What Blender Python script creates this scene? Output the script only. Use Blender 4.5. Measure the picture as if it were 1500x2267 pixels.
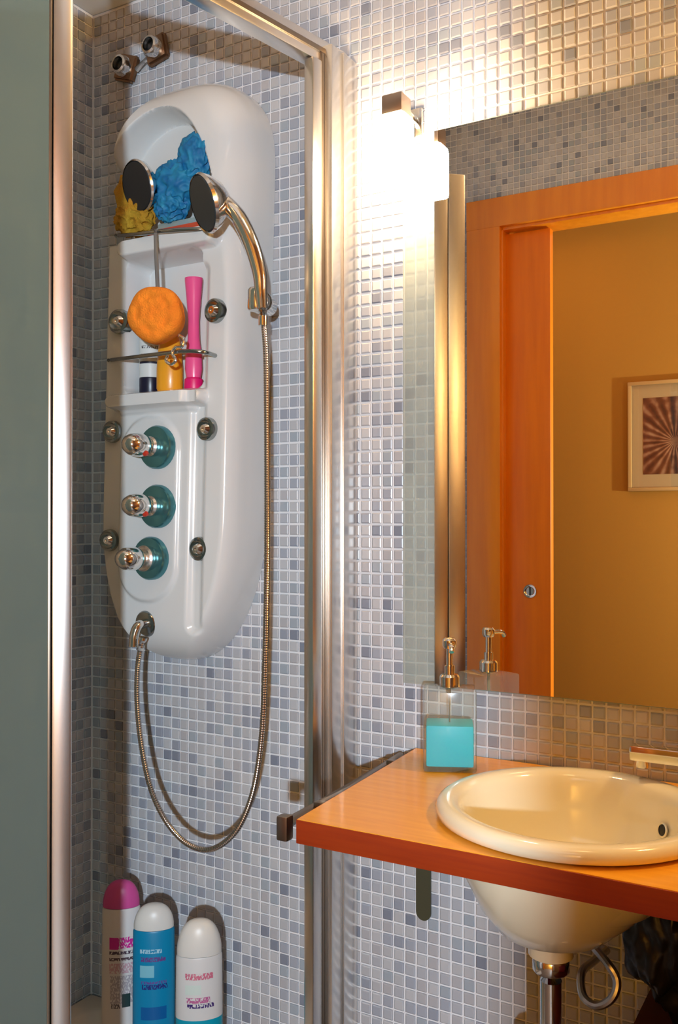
import bpy, bmesh, math, random
import numpy as np
from mathutils import Vector, Matrix, noise
R = math.radians
PI = math.pi
rng = random.Random(7)
for o in list(bpy.data.objects): bpy.data.objects.remove(o)
C = bpy.context.scene.collection
S = bpy.context.scene

# ------------------------------------------------------------------ camera, world, lights, exposure
CX, CD, CZ, F, YH = .983, 1.684, 1.31, 2065., 1150.
cam = bpy.data.objects.new('camera', bpy.data.cameras.new('camera')); C.objects.link(cam)
cam.location = (CX, -CD, CZ)
cam.rotation_euler = (R(90)+math.atan((YH-1133.5)/F), 0, R(30))
cam.data.sensor_fit = 'HORIZONTAL'; cam.data.sensor_width = 36; cam.data.lens = 36*F/1500
cam.data.clip_start = .02
S.camera = cam
w = bpy.data.worlds.new('world'); S.world = w; w.use_nodes = True
w.node_tree.nodes['Background'].inputs[0].default_value = (.9, .85, .8, 1)
w.node_tree.nodes['Background'].inputs[1].default_value = .05
S.view_settings.view_transform = 'Standard'; S.view_settings.look = 'None'
S.view_settings.gamma = 1; S.view_settings.use_curve_mapping = False
S.view_settings.exposure = 0.6
try:
    S.cycles.caustics_reflective = False; S.cycles.caustics_refractive = False
    S.cycles.sample_clamp_indirect = 4; S.cycles.max_bounces = 12; S.cycles.transparent_max_bounces = 16
except Exception: pass

def light(name, kind, loc, power, color, size=.1, rot=(0,0,0), size_y=None, spread=None):
    l = bpy.data.lights.new(name, kind); o = bpy.data.objects.new(name, l); C.objects.link(o)
    o.location = loc; o.rotation_euler = rot; l.energy = power; l.color = color
    if kind == 'AREA':
        l.shape = 'RECTANGLE'; l.size = size; l.size_y = size_y or size
        if spread: l.spread = spread
    else: l.shadow_soft_size = size
    return o
# added unseen cool light shining in through the doorway behind the camera; the jamb cuts its light off on the right
light('added_cool_light', 'POINT', (1.593, -2.80, 1.36), 195, (.70, .86, 1.0), .03)
# added weak warm fill under the bathroom ceiling, no lamp seen
light('bath_fill_light', 'AREA', (.95, -.9, 2.93), 2.5, (1.0, .60, .28), .3)
# added warm fill under the hall ceiling, source unseen
light('hall_fill_light', 'AREA', (-.6, -2.6, 2.93), 5, (1.0, .66, .34), .4)

# ------------------------------------------------------------------ helpers
def px(s, d, z):
    ds, dd = s-CX, d-CD
    X = ds*.8660254-dd*.5; Z = -ds*.5-dd*.8660254
    return 750+F*X/Z, YH-F*(z-CZ)/Z
def wp(u, v, d):                       # a point of the picture, at distance d from the mirror wall
    k = (u-750)/F; dd = d-CD
    ds = (dd*.5-k*dd*.8660254)/(.8660254+k*.5)
    Z = -ds*.5-dd*.8660254
    return Vector((CX+ds, -d, CZ+(YH-v)*Z/F))
def P(s, d, z): return Vector((s, -d, z))

def mat(name, color, rough=.5, metal=0, spec=.5, emit=None, estr=0, bump=None, noise_c=None, coat=0, trans=0, ior=1.45, alpha=1):
    m = bpy.data.materials.new(name); m.use_nodes = True
    nt = m.node_tree; b = nt.nodes['Principled BSDF']
    def st(k, v):
        if k in b.inputs: b.inputs[k].default_value = v
    st('Base Color', (*color, 1)); st('Roughness', rough); st('Metallic', metal); st('Specular IOR Level', spec)
    st('Coat Weight', coat); st('Coat Roughness', .08); st('Transmission Weight', trans); st('IOR', ior)
    if emit: st('Emission Color', (*emit, 1)); st('Emission Strength', estr)
    if noise_c:                        # (scale, second colour, amount, stretch)
        tc = nt.nodes.new('ShaderNodeTexCoord'); mp = nt.nodes.new('ShaderNodeMapping')
        mp.inputs['Scale'].default_value = noise_c[3]
        n = nt.nodes.new('ShaderNodeTexNoise'); n.inputs['Scale'].default_value = noise_c[0]; n.inputs['Detail'].default_value = 4
        mx = nt.nodes.new('ShaderNodeMix'); mx.data_type = 'RGBA'
        mx.inputs[6].default_value = (*color, 1); mx.inputs[7].default_value = (*noise_c[1], 1)
        rp = nt.nodes.new('ShaderNodeMapRange'); rp.inputs[1].default_value = .35; rp.inputs[2].default_value = .65; rp.inputs[4].default_value = noise_c[2]
        nt.links.new(tc.outputs['Object'], mp.inputs[0]); nt.links.new(mp.outputs[0], n.inputs[0])
        nt.links.new(n.outputs[0], rp.inputs[0]); nt.links.new(rp.outputs[0], mx.inputs[0]); nt.links.new(mx.outputs[2], b.inputs['Base Color'])
    if bump:
        n = nt.nodes.new('ShaderNodeTexNoise'); n.inputs['Scale'].default_value = bump[0]; n.inputs['Detail'].default_value = 3
        tc = nt.nodes.new('ShaderNodeTexCoord'); nt.links.new(tc.outputs['Object'], n.inputs[0])
        bp = nt.nodes.new('ShaderNodeBump'); bp.inputs['Strength'].default_value = bump[1]; bp.inputs['Distance'].default_value = bump[2]
        nt.links.new(n.outputs[0], bp.inputs['Height']); nt.links.new(bp.outputs[0], b.inputs['Normal'])
    return m

def printed(name, base, patches, rough=.35):
    """plastic with flat print: patches of (x0,x1,z0,z1,colour,lettering) in object space, front only"""
    m = mat(name, base, rough); nt = m.node_tree; b = nt.nodes['Principled BSDF']
    tc = nt.nodes.new('ShaderNodeTexCoord'); sp = nt.nodes.new('ShaderNodeSeparateXYZ'); nt.links.new(tc.outputs['Object'], sp.inputs[0])
    def mth(op, a, c=None):
        n = nt.nodes.new('ShaderNodeMath'); n.operation = op
        for i, v in enumerate((a, c)):
            if v is None: continue
            if isinstance(v, (int, float)): n.inputs[i].default_value = v
            else: nt.links.new(v, n.inputs[i])
        return n.outputs[0]
    cur = None
    for (x0, x1, z0, z1, col, lett) in patches:
        k = mth('MULTIPLY', mth('MULTIPLY', mth('GREATER_THAN', sp.outputs[0], x0), mth('LESS_THAN', sp.outputs[0], x1)),
                mth('MULTIPLY', mth('GREATER_THAN', sp.outputs[2], z0), mth('LESS_THAN', sp.outputs[2], z1)))
        k = mth('MULTIPLY', k, mth('LESS_THAN', sp.outputs[1], 0.0))
        if lett:
            n = nt.nodes.new('ShaderNodeTexNoise'); n.inputs['Scale'].default_value = 1; n.inputs['Detail'].default_value = 0
            mp = nt.nodes.new('ShaderNodeMapping'); mp.inputs['Scale'].default_value = (420, 0, 160)
            nt.links.new(tc.outputs['Object'], mp.inputs[0]); nt.links.new(mp.outputs[0], n.inputs[0])
            k = mth('MULTIPLY', k, mth('GREATER_THAN', n.outputs[0], .44))
        mx = nt.nodes.new('ShaderNodeMix'); mx.data_type = 'RGBA'; nt.links.new(k, mx.inputs[0])
        if cur is None: mx.inputs[6].default_value = (*base, 1)
        else: nt.links.new(cur, mx.inputs[6])
        mx.inputs[7].default_value = (*col, 1); cur = mx.outputs[2]
    nt.links.new(cur, b.inputs['Base Color'])
    return m

def tag(o, label=None, cat=None, group=None, kind=None):
    if label: o['label'] = label
    if cat: o['category'] = cat
    if group: o['group'] = group
    if kind: o['kind'] = kind
    return o
def empty(name, loc=(0,0,0), rz=0):
    o = bpy.data.objects.new(name, None); C.objects.link(o); o.location = loc; o.rotation_euler = (0,0,rz)
    o.empty_display_size = .02
    return o
def finish(name, bm, m, parent=None, loc=None, smooth=True, ang=35):
    me = bpy.data.meshes.new(name); bm.normal_update(); bm.to_mesh(me); bm.free()
    if isinstance(m, (list, tuple)):
        for k in m: me.materials.append(k)
    elif m: me.materials.append(m)
    if smooth:
        me.polygons.foreach_set('use_smooth', [True]*len(me.polygons))
        me.set_sharp_from_angle(angle=R(ang))
    o = bpy.data.objects.new(name, me); C.objects.link(o)
    if parent: o.parent = parent
    if loc is not None: o.location = loc
    return o
def box(bm, x0, x1, y0, y1, z0, z1, bev=0, M=None):
    r = bmesh.ops.create_cube(bm, size=1)
    vs = r['verts']
    for v in vs: v.co = Vector(((x0+x1)/2+v.co.x*(x1-x0), (y0+y1)/2+v.co.y*(y1-y0), (z0+z1)/2+v.co.z*(z1-z0)))
    if M is not None: bmesh.ops.transform(bm, matrix=M, verts=vs)
    if bev:
        es = set(e for v in vs for e in v.link_edges)
        bmesh.ops.bevel(bm, geom=list(es), offset=bev, segments=2, affect='EDGES', profile=.6)
def boxo(name, a, m, parent=None, bev=0, loc=None, M=None):
    bm = bmesh.new(); box(bm, *a, bev=bev, M=M); return finish(name, bm, m, parent, loc)
def frame_for(t, up=Vector((0,0,1))):
    t = t.normalized()
    if abs(t.dot(up)) > .95: up = Vector((1,0,0))
    a = t.cross(up).normalized(); b = a.cross(t).normalized()
    return a, b
def lathe(bm, prof, origin=(0,0,0), axis=(0,0,1), n=32, cap=True, sx=1, sy=1, up=Vector((0,0,1))):
    """profile of (radius, along) revolved round axis"""
    o = Vector(origin); t = Vector(axis).normalized(); a, b = frame_for(t, up)
    rings = []
    for r, h in prof:
        rings.append([bm.verts.new(o+t*h+a*(r*sx*math.cos(2*PI*i/n))+b*(r*sy*math.sin(2*PI*i/n))) for i in range(n)])
    for k in range(len(rings)-1):
        for i in range(n):
            bm.faces.new((rings[k][i], rings[k+1][i], rings[k+1][(i+1)%n], rings[k][(i+1)%n]))
    if cap:
        if prof[0][0] > 0: bm.faces.new(rings[0])
        if prof[-1][0] > 0: bm.faces.new(rings[-1][::-1])
    bmesh.ops.recalc_face_normals(bm, faces=bm.faces[:])
def catmull(pts, k=8):
    pts = [Vector(p) for p in pts]; q = [pts[0]*2-pts[1]]+pts+[pts[-1]*2-pts[-2]]; out = []
    for i in range(1, len(q)-2):
        for j in range(k):
            t = j/k; p0, p1, p2, p3 = q[i-1], q[i], q[i+1], q[i+2]
            out.append(.5*((2*p1)+(p2-p0)*t+(2*p0-5*p1+4*p2-p3)*t*t+(3*p1-p0-3*p2+p3)*t**3))
    out.append(pts[-1]); return out
def tube(bm, pts, r, n=12, radii=None, cap=True):
    pts = [Vector(p) for p in pts]; rings = []; prev = None
    for i, p in enumerate(pts):
        t = (pts[min(i+1, len(pts)-1)]-pts[max(i-1, 0)]).normalized()
        if prev is None: a, b = frame_for(t)
        else:
            a = (prev-t*prev.dot(t)).normalized(); b = t.cross(a).normalized()
        prev = a; rr = radii[i] if radii else r
        rings.append([bm.verts.new(p+a*rr*math.cos(2*PI*j/n)+b*rr*math.sin(2*PI*j/n)) for j in range(n)])
    for k in range(len(rings)-1):
        for i in range(n): bm.faces.new((rings[k][i], rings[k][(i+1)%n], rings[k+1][(i+1)%n], rings[k+1][i]))
    if cap: bm.faces.new(rings[0][::-1]); bm.faces.new(rings[-1])
    bmesh.ops.recalc_face_normals(bm, faces=bm.faces[:])
def tubeo(name, pts, r, m, parent=None, n=12, radii=None):
    bm = bmesh.new(); tube(bm, pts, r, n, radii); return finish(name, bm, m, parent)
def latheo(name, prof, m, parent=None, **k):
    bm = bmesh.new(); lathe(bm, prof, **k); return finish(name, bm, m, parent)

# ------------------------------------------------------------------ materials
CHROME = mat('chrome', (.80,.79,.77), .10, 1)
SATIN = mat('satin_aluminium', (.82,.80,.77), .26, 1)
SATIN_DK = mat('dark_aluminium', (.30,.25,.20), .32, 1)
DKCHROME = mat('dark_chrome', (.35,.38,.38), .18, 1)
TEAL = mat('teal_chrome', (.10,.30,.34), .22, .8)
WHITE = mat('white_acrylic', (.74,.74,.73), .16, 0, .5, coat=.3)
GROUT = mat('grout', (.84,.83,.84), .85)
BLACKRUB = mat('black_rubber', (.012,.016,.02), .45)
WOODTOP = mat('honey_wood', (.90,.42,.035), .28, noise_c=(6, (.80,.33,.02), .8, (1.2,14,14)), coat=.25)
WOODSHADE = mat('shaded_edge_wood', (.32,.035,.001), .5, noise_c=(8, (.25,.022,.001), .7, (1,18,18)))  # same wood as the top, with the edge's shade put into the colour
DOORWOOD = mat('orange_beech', (.84,.27,.008), .32, noise_c=(3, (.72,.20,.004), .7, (10,10,.8)), coat=.3)
DOORLEAF = mat('door_leaf_wood', (.78,.20,.003), .38, noise_c=(3, (.66,.15,.002), .7, (10,10,.8)), coat=.12, spec=.35)
YELLOW = mat('ochre_paint', (.32,.115,.0), .85, bump=(60,.15,.002))
PLAIN = mat('white_paint', (.68,.66,.62), .85, bump=(60,.15,.002))
FLOORM = mat('floor_stone', (.13,.09,.065), .5, noise_c=(8, (.09,.06,.045), .8, (1,1,1)))
CERAMIC = mat('cream_ceramic', (.88,.82,.62), .12, 0, .5, coat=.4)
TRAYM = mat('tray_acrylic', (.66,.56,.46), .35)
# eight tile shades, grey-lavender-blue
SH = [(.54,.54,.56),(.46,.47,.51),(.50,.50,.52),(.39,.41,.47),(.33,.35,.41),(.24,.26,.32),(.47,.46,.48),(.38,.42,.47)]
SHW = [5,5,5,4,2.2,1.2,4,2.5]
TILEM = [mat('tile_shade_%d' % (i+1), c, .27, 0, .5) for i, c in enumerate(SH)]

def thin_glass(name, tint=(1,1,1), diff=0, dcol=(1,1,1), rough=0):
    m = bpy.data.materials.new(name); m.use_nodes = True; nt = m.node_tree; nt.nodes.clear()
    out = nt.nodes.new('ShaderNodeOutputMaterial'); tr = nt.nodes.new('ShaderNodeBsdfTransparent'); tr.inputs[0].default_value = (*tint, 1)
    gl = nt.nodes.new('ShaderNodeBsdfGlossy'); gl.inputs['Roughness'].default_value = rough
    fr = nt.nodes.new('ShaderNodeFresnel'); fr.inputs[0].default_value = 1.45
    ge = nt.nodes.new('ShaderNodeNewGeometry'); mi = nt.nodes.new('ShaderNodeMapRange'); mi.inputs[3].default_value = 1.45; mi.inputs[4].default_value = 1/1.45
    nt.links.new(ge.outputs['Backfacing'], mi.inputs[0]); nt.links.new(mi.outputs[0], fr.inputs[0])
    base = tr.outputs[0]
    if diff:
        a = nt.nodes.new('ShaderNodeBsdfDiffuse'); a.inputs[0].default_value = (*dcol, 1)
        b = nt.nodes.new('ShaderNodeBsdfTranslucent'); b.inputs[0].default_value = (*dcol, 1)
        ab = nt.nodes.new('ShaderNodeMixShader'); ab.inputs[0].default_value = .5
        nt.links.new(a.outputs[0], ab.inputs[1]); nt.links.new(b.outputs[0], ab.inputs[2])
        mx = nt.nodes.new('ShaderNodeMixShader'); mx.inputs[0].default_value = diff
        nt.links.new(base, mx.inputs[1]); nt.links.new(ab.outputs[0], mx.inputs[2]); base = mx.outputs[0]
    mm = nt.nodes.new('ShaderNodeMixShader'); nt.links.new(fr.outputs[0], mm.inputs[0])
    nt.links.new(base, mm.inputs[1]); nt.links.new(gl.outputs[0], mm.inputs[2]); nt.links.new(mm.outputs[0], out.inputs[0])
    return m
GLASS = thin_glass('clear_glass', (.97,.985,.98))
FROST = thin_glass('frosted_glass', (.80,.90,.87), .62, (.22,.29,.27), .25)
MIRROR = mat('mirror_silver', (.93,.93,.92), 0.0, 1)
BOTTLEG = thin_glass('frosted_bottle_glass', (.97,.99,.98), .13, (.85,.90,.84), .1)

# ------------------------------------------------------------------ structure: room shell
TP = .025                                # mosaic pitch
XL, XR, DF, DH = -.690, 1.75, 1.95, 3.25 # shower wall, right wall, door wall, hall wall
ZC = 3.0
def wallmesh(name, a, m, label):
    o = boxo(name, a, m); tag(o, label, kind='structure'); return o
wall_back = wallmesh('wall_back', (XL-.1, XR+.1, .004, .12, 0, ZC), GROUT, 'mosaic tiled wall carrying the mirror, lamp and shower panel')
wall_left = wallmesh('wall_left', (XL-.12, XL-.004, -DF-.1, .12, 0, ZC), GROUT, 'mosaic tiled wall at the left end of the shower')
wall_right = wallmesh('wall_right', (XR, XR+.1, -DF-.1, .12, 0, ZC), mat('terracotta_paint', (.22,.10,.04), .8), 'plain dark painted wall right of the washbasin')
DX0, DX1, DTOP = -.341, 1.281, 2.50      # doorway; right side set to cut off the added cool light
bm = bmesh.new()
box(bm, XL-.1, DX0-.02, -DF-.1, -DF-.004, 0, ZC); box(bm, DX1+.02, XR+.1, -DF-.1, -DF-.004, 0, ZC); box(bm, DX0-.02, DX1+.02, -DF-.1, -DF-.004, DTOP+.02, ZC)
wall_front = finish('wall_front', bm, GROUT); tag(wall_front, 'mosaic tiled wall with the wooden doorway, seen in the mirror', kind='structure')
wallmesh('floor', (-1.5, 2.7, -DH-.1, .12, -.1, 0), FLOORM, 'stone coloured floor')
wallmesh('ceiling', (-1.5, 2.7, -DH-.1, .12, ZC, ZC+.1), PLAIN, 'white ceiling')
wallmesh('trim_1', (XL, 0.0, -.72, 0, 2.555, ZC), PLAIN, 'lowered white ceiling box over the shower corner')
wallmesh('wall_hall', (-1.5, 2.7, -DH-.1, -DH, 0, ZC), YELLOW, 'ochre painted hall wall seen through the doorway in the mirror')
wallmesh('wall_hall_left', (-1.5, -1.4, -DH, -DF-.1, 0, ZC), YELLOW, 'ochre painted end wall of the hall')
wallmesh('wall_hall_right', (2.6, 2.7, -DH, -DF-.1, 0, ZC), YELLOW, 'ochre painted end wall of the hall on the right')

# tiles
def tile_verts(h=.0104, b=.0022, t=.0042):
    o = [(-h,-h),(h,-h),(h,h),(-h,h)]; i = [(x*(h-b)/h, y*(h-b)/h) for x, y in o]
    return [(x,y,0) for x,y in o]+[(x,y,t*.72) for x,y in o]+[(x,y,t) for x,y in i]
TF = [(0,1,5,4),(1,2,6,5),(2,3,7,6),(3,0,4,7),(4,5,9,8),(5,6,10,9),(6,7,11,10),(7,4,8,11),(8,9,10,11)]
TV = tile_verts()
TMESH = []
for k in range(8):
    me = bpy.data.meshes.new('tile'); me.from_pydata(TV, [], TF); me.materials.append(TILEM[k]); TMESH.append(me)
def tile_wall(parent, cells, rot, rank):
    """cells: list of (location, shade); the 300 with the largest rank stand alone, the rest are joined"""
    order = sorted(range(len(cells)), key=lambda i: -rank(cells[i][0]))
    single = set(i for i in order[:300] if rank(cells[i][0]) > 0)
    M3 = rot.to_matrix()
    base = np.array([list(M3 @ Vector(v)) for v in TV])
    V, Fs, MI = [], [], []
    for i, (loc, k) in enumerate(cells):
        if i in single:
            o = bpy.data.objects.new('tile', TMESH[k]); C.objects.link(o); o.parent = parent
            o.location = loc; o.rotation_euler = rot
        else:
            n = len(V)*12; V.append(base+np.array(loc)); Fs.append(n); MI.append(k)
    V = np.concatenate(V).tolist()
    faces = [tuple(n+a for a in f) for n in Fs for f in TF]
    me = bpy.data.meshes.new('mosaic_tiles'); me.from_pydata(V, [], faces)
    for m in TILEM: me.materials.append(m)
    me.polygons.foreach_set('material_index', [k for k in MI for _ in TF])
    o = bpy.data.objects.new('mosaic_tiles', me); C.objects.link(o); o.parent = parent; o['kind'] = 'stuff'
    return o
from mathutils import Euler
def shade(): return rng.choices(range(8), SHW)[0]
def area_rank(p):
    u, v = px(p[0], -p[1], p[2])
    if not (5 < u < 1495 and 5 < v < 2262): return 0
    Z = -(p[0]-CX)*.5+(CD+p[1])*.8660254
    return 1/Z**2
MX0, MZ0, MZ1 = .162, .984, 2.075       # mirror edges
def jit(): return rng.uniform(-.0003,.0003)
cells = []
for i in range(int((XR-XL)/TP)):
    for j in range(int(ZC/TP)):
        s, z = XL+TP*(i+.5)+.001, TP*(j+.5)
        if s > .231+.012 and MZ0+.012 < z < MZ1-.012: continue
        if s < 0 and z > 2.56: continue
        cells.append(((s+jit(), .004, z+jit()), shade()))
def rank_back(p):
    if -.02 < p[0] < .06: return 0
    if p[0] > .2 and .4 < p[2] < .90: return 0 if p[2] > .6 or p[0] > .45 else area_rank(p)
    if p[0] < -.1 and p[0] > -.6 and 1.0 < p[2] < 2.3: return 0
    return area_rank(p)
tile_wall(wall_back, cells, Euler((R(90),0,0)), rank_back)
cells = []
for i in range(int(DF/TP)):
    for j in range(int(2.555/TP) if i < 29 else int(ZC/TP)):
        cells.append(((XL-.004, -TP*(i+.5), TP*(j+.5)), shade()))
tile_wall(wall_left, cells, Euler((R(90),0,R(90))), lambda p: 1/(1-p[1]) if (px(*(p[0],-p[1],p[2]))[0] > 152 and .1 < p[2] < 2.4) else 0)
cells = []
for i in range(int((XR-XL)/TP)):
    for j in range(int(ZC/TP)):
        s, z = XL+TP*(i+.5), TP*(j+.5)
        if DX0-.15 < s < DX1+.15 and z < DTOP+.13: continue
        cells.append(((s, -DF-.004, z), shade()))
def rank_front(p):
    u, v = px(p[0], -DF, p[2])           # mirrored: distance behind the glass equals distance in front
    s, z = p[0], p[2]; X = (s-CX)*.8660254+(DF+CD)*.5; Z = -(s-CX)*.5+(DF+CD)*.8660254
    u, v = 750+F*X/Z, YH-F*(z-CZ)/Z
    return 1/Z if (1033 < u < 1495 and v > 300-.24*(u-1000) and v < 1500) else 0
tile_wall(wall_front, cells, Euler((R(-90),0,0)), rank_front)

# doorway
door_1 = empty('door_1', (0,-DF,0)); tag(door_1, 'orange wooden pocket door and frame reflected in the mirror', kind='structure')
AW = .145                                # width of the casing
boxo('door_casing', (DX0-AW, DX0, -.03, .022, 0, DTOP+.12), DOORWOOD, door_1, .004)
boxo('door_casing', (DX1, DX1+AW, -.03, .022, 0, DTOP+.12), DOORWOOD, door_1, .004)
boxo('door_lintel', (DX0-AW, DX1+AW, -.03, .024, DTOP, DTOP+.12), DOORWOOD, door_1, .004)
boxo('door_jamb', (DX0-.02, DX0+.006, -.12, .0, 0, DTOP), DOORWOOD, door_1, .002)
boxo('door_jamb', (DX1-.006, DX1+.02, -.12, .0, 0, DTOP), DOORWOOD, door_1, .002)
boxo('door_head', (DX0, DX1, -.12, .0, DTOP-.012, DTOP+.02), DOORWOOD, door_1, .002)
leaf = boxo('door_leaf', (DX0+.003, -.150, -.075, -.035, .01, DTOP-.02), DOORLEAF, door_1, .003)
hz = 1.02
bm = bmesh.new(); lathe(bm, [(.0,.001),(.016,.001),(.020,.004),(.026,.005),(.028,.003),(.029,0)], origin=(-.235,-.035,1.02), axis=(0,1,0))
finish('flush_pull', bm, CHROME, leaf)
bm = bmesh.new(); box(bm, -.238,-.232,-.034,-.0325,1.003,1.037, .0006); finish('key_slot', bm, BLACKRUB, leaf)

# ------------------------------------------------------------------ mirror
mir = empty('mirror', (MX0,0,MZ0)); tag(mir, 'large frameless wall mirror above the washbasin counter reflecting the doorway', 'mirror')
MS = .231-MX0
boxo('sandblasted_strip', (.0005, MS-.0003, -.0076, -.0072, .0005, MZ1-MZ0-.0005), thin_glass('sandblasted_glass', (.92,.95,.93), .28, (.86,.88,.82), .3), mir)
boxo('silvered_face', (MS, XR-.03-MX0, -.0076, -.0055, .0015, MZ1-MZ0-.0015), MIRROR, mir)
boxo('glass_edge', (MS+.001, XR-.028-MX0, -.0072, -.0045, 0, MZ1-MZ0), mat('mirror_edge', (.35,.42,.40), .1, .4), mir)

# ------------------------------------------------------------------ shower tray
tray = empty('shower_tray', (0,0,0)); tag(tray, 'beige shower tray with a raised rim in the tiled corner', 'shower tray')
bm = bmesh.new(); tx0, tx1, ty0, ty1 = XL+.002, .03, -.72, -.002
def ring(x0,x1,y0,y1,z,r,n=8):
    out = []
    for cx, cy, a0 in ((x1-r,y1-r,0),(x0+r,y1-r,90),(x0+r,y0+r,180),(x1-r,y0+r,270)):
        for k in range(n+1):
            a = R(a0+90*k/n); out.append(bm.verts.new((cx+r*math.cos(a), cy+r*math.sin(a), z)))
    return out
rs = [ring(tx0,tx1,ty0,ty1,0,.01), ring(tx0,tx1,ty0,ty1,.145,.01), ring(tx0+.006,tx1-.006,ty0+.006,ty1-.006,.152,.01),
      ring(tx0+.045,tx1-.045,ty0+.045,ty1-.03,.152,.04), ring(tx0+.055,tx1-.055,ty0+.055,ty1-.04,.146,.04), ring(tx0+.085,tx1-.085,ty0+.085,ty1-.055,.095,.05)]
for a, b in zip(rs, rs[1:]):
    for i in range(len(a)): bm.faces.new((a[i], a[(i+1)%len(a)], b[(i+1)%len(a)], b[i]))
bm.faces.new(rs[-1])
finish('basin_shell', bm, TRAYM, tray)
bm = bmesh.new(); lathe(bm, [(.0,.004),(.03,.004),(.04,.001)], origin=(-.33,-.45,.096)); finish('drain_cover', bm, CHROME, tray)

# ------------------------------------------------------------------ shower enclosure
enc = empty('shower_enclosure', (.03,0,.15)); tag(enc, 'satin metal shower enclosure around an open entry, with frosted front pane', 'shower enclosure')
ZR = 2.264                               # top of frame
O0 = Vector((.03,0,0))
Minv = Matrix.Translation(-Vector((.03,0,.15)))
def eb(name, a, m, bev=.0015, M=None, parent=enc):
    return boxo(name, a, m, parent, bev, M=(Minv @ M if M is not None else Minv))
eb('wall_profile', (.014,.056,-.058,-.0005,.153,ZR-.012), SATIN, .003)
eb('sliding_profile', (.018,.0525,-.1,-.0585,.153,ZR-.012), SATIN, .003)
eb('rubber_seal', (.020,.036,-.1125,-.1003,.153,ZR-.03), SATIN_DK, .001)
CO = Vector((-.085,-.68,0)); dr = (CO-Vector((.028,-.10,0))).normalized()
angs = math.atan2(dr.y, dr.x)
Mr = Matrix.Translation(Vector((.028,-.11,0))) @ Matrix.Rotation(angs, 4, 'Z')
L = (CO-Vector((.028,-.11,0))).length
eb('door_profile', (.003,.030,-.012,.012,.155,ZR-.05), SATIN, .003, Mr)
Mtop = Matrix.Translation(Vector((.030,-.03,0))) @ Matrix.Rotation(angs, 4, 'Z')
eb('top_rail', (.0,L+.09,-.018,.018,ZR-.048,ZR), SATIN, .005, Mtop)
eb('top_rail_groove', (.005,L+.08,.0182,.0215,ZR-.030,ZR-.020), SATIN_DK, .0005, Mtop)
eb('bottom_rail', (.0,L-.01,-.014,.014,.153,.185), SATIN, .003, Mr)
# corner post, turned 45 degrees, made of two meeting door profiles
Mc = Matrix.Translation(Vector((-.085,-.672,0))) @ Matrix.Rotation(math.atan2(-1.004,1.068), 4, 'Z')
eb('corner_post', (.012,.052,-.0145,.0145,.153,ZR), SATIN, .004, Mc)
eb('corner_post', (.0535,.103,-.0135,.0135,.153,ZR), SATIN, .004, Mc)
eb('rubber_seal', (.014,.10,-.019,-.0147,.16,ZR-.01), SATIN_DK, .001, Mc)
eb('front_pane', (XL+.02,-.10,-.676,-.670,.18,ZR-.03), FROST, 0)
eb('front_rail', (XL+.004,-.1,-.688,-.660,ZR-.04,ZR), SATIN, .004)
eb('front_rail', (XL+.004,-.1,-.688,-.660,.153,.185), SATIN, .004)
eb('wall_profile', (XL+.0005,XL+.025,-.69,-.658,.153,ZR-.012), SATIN, .003)

# ------------------------------------------------------------------ shower panel
PZ0, PZ1 = .992, 2.285
def pc(z): return -.352+.028*(z-1.6)            # centre line leans a little
def smooth(a, b, x):
    if a == b: return float(x > a)
    t = min(1, max(0, (x-a)/(b-a))); return t*t*(3-2*t)
def halfw(z):
    w = .190
    if z > 2.06: w *= max(0, 1-((z-2.06)/(PZ1-2.06))**2.6)**.5
    if z < 1.33: w *= max(0, 1-((1.33-z)/(1.33-PZ0))**2.2)**.5
    return w
def rrect(x, z, x0, x1, z0, z1, r, e):
    """1 inside a rounded rectangle, falling to 0 over e outside it"""
    cx, cz = (x0+x1)/2, (z0+z1)/2; hx, hz_ = (x1-x0)/2-r, (z1-z0)/2-r
    qx, qz = abs(x-cx)-hx, abs(z-cz)-hz_
    dist = math.hypot(max(qx,0), max(qz,0))+min(max(qx,qz),0)-r
    return 1-smooth(-e, 0, dist)
def pdepth(t, z):
    w = halfw(z)
    x = t*w; e = (1-abs(t))*w
    # distance to outline, measured across, softened at both ends
    ez = min(z-PZ0, PZ1-z)
    fl = (.036+.050*smooth(1.75, 2.1, z)) if t > 0 else .020
    k = min(1, max(0, e/fl)); 
    kz = min(1, max(0, ez/(.11 if z < 1.5 else .15)))
    prof = math.sqrt(max(0, 1-(1-k)**2.2)) if t > 0 else math.sqrt(max(0, 1-(1-k)**2))
    profz = math.sqrt(max(0, 1-(1-kz)**2.4))
    d = .013+.112*min(prof, 1)*profz
    X = x                                        # relative to the centre line
    # arch niche in the head of the panel, open towards the left edge
    ax, az, ar, ah = -.050, 1.90, .180, .318
    if z > 1.925:
        q = math.hypot((X-ax)/ar, max(0, z-az)/ah)
        a = 1-smooth(.945, 1.0, q)
        a *= smooth(1.925, 1.935, z)
        d -= .078*a*min(1, max(0, (d-.012)/.08))
    # wide flat niche with the bottles
    d -= .070*rrect(X, z, -.118, .096, 1.590, 1.885, .02, .007)
    # shelf lips
    for zz, x0, x1, h in ((1.903,-.125,.146,.046),(1.570,-.150,.120,.040)):
        d += .034*rrect(X, z, x0, x1, zz-h/2, zz+h/2, h/2-.001, .008)
    d += .010*rrect(X, z, -.13, .09, 1.538, 1.56, .01, .012)
    # U shaped control field and the crease on its right
    d += .008*rrect(X, z, -.125, .052, 1.125, 1.54, .085, .012)
    # jet channel right of it
    d -= .012*rrect(X, z, .066, .118, 1.06, 1.86, .025, .02)
    return max(d, .002)
panel = empty('shower_column', (0,0,0)); tag(panel, 'tall white acrylic shower column with chrome knobs and body jets', 'shower panel')
NX, NZ = 150, 480
bm = bmesh.new(); g = []
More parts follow.
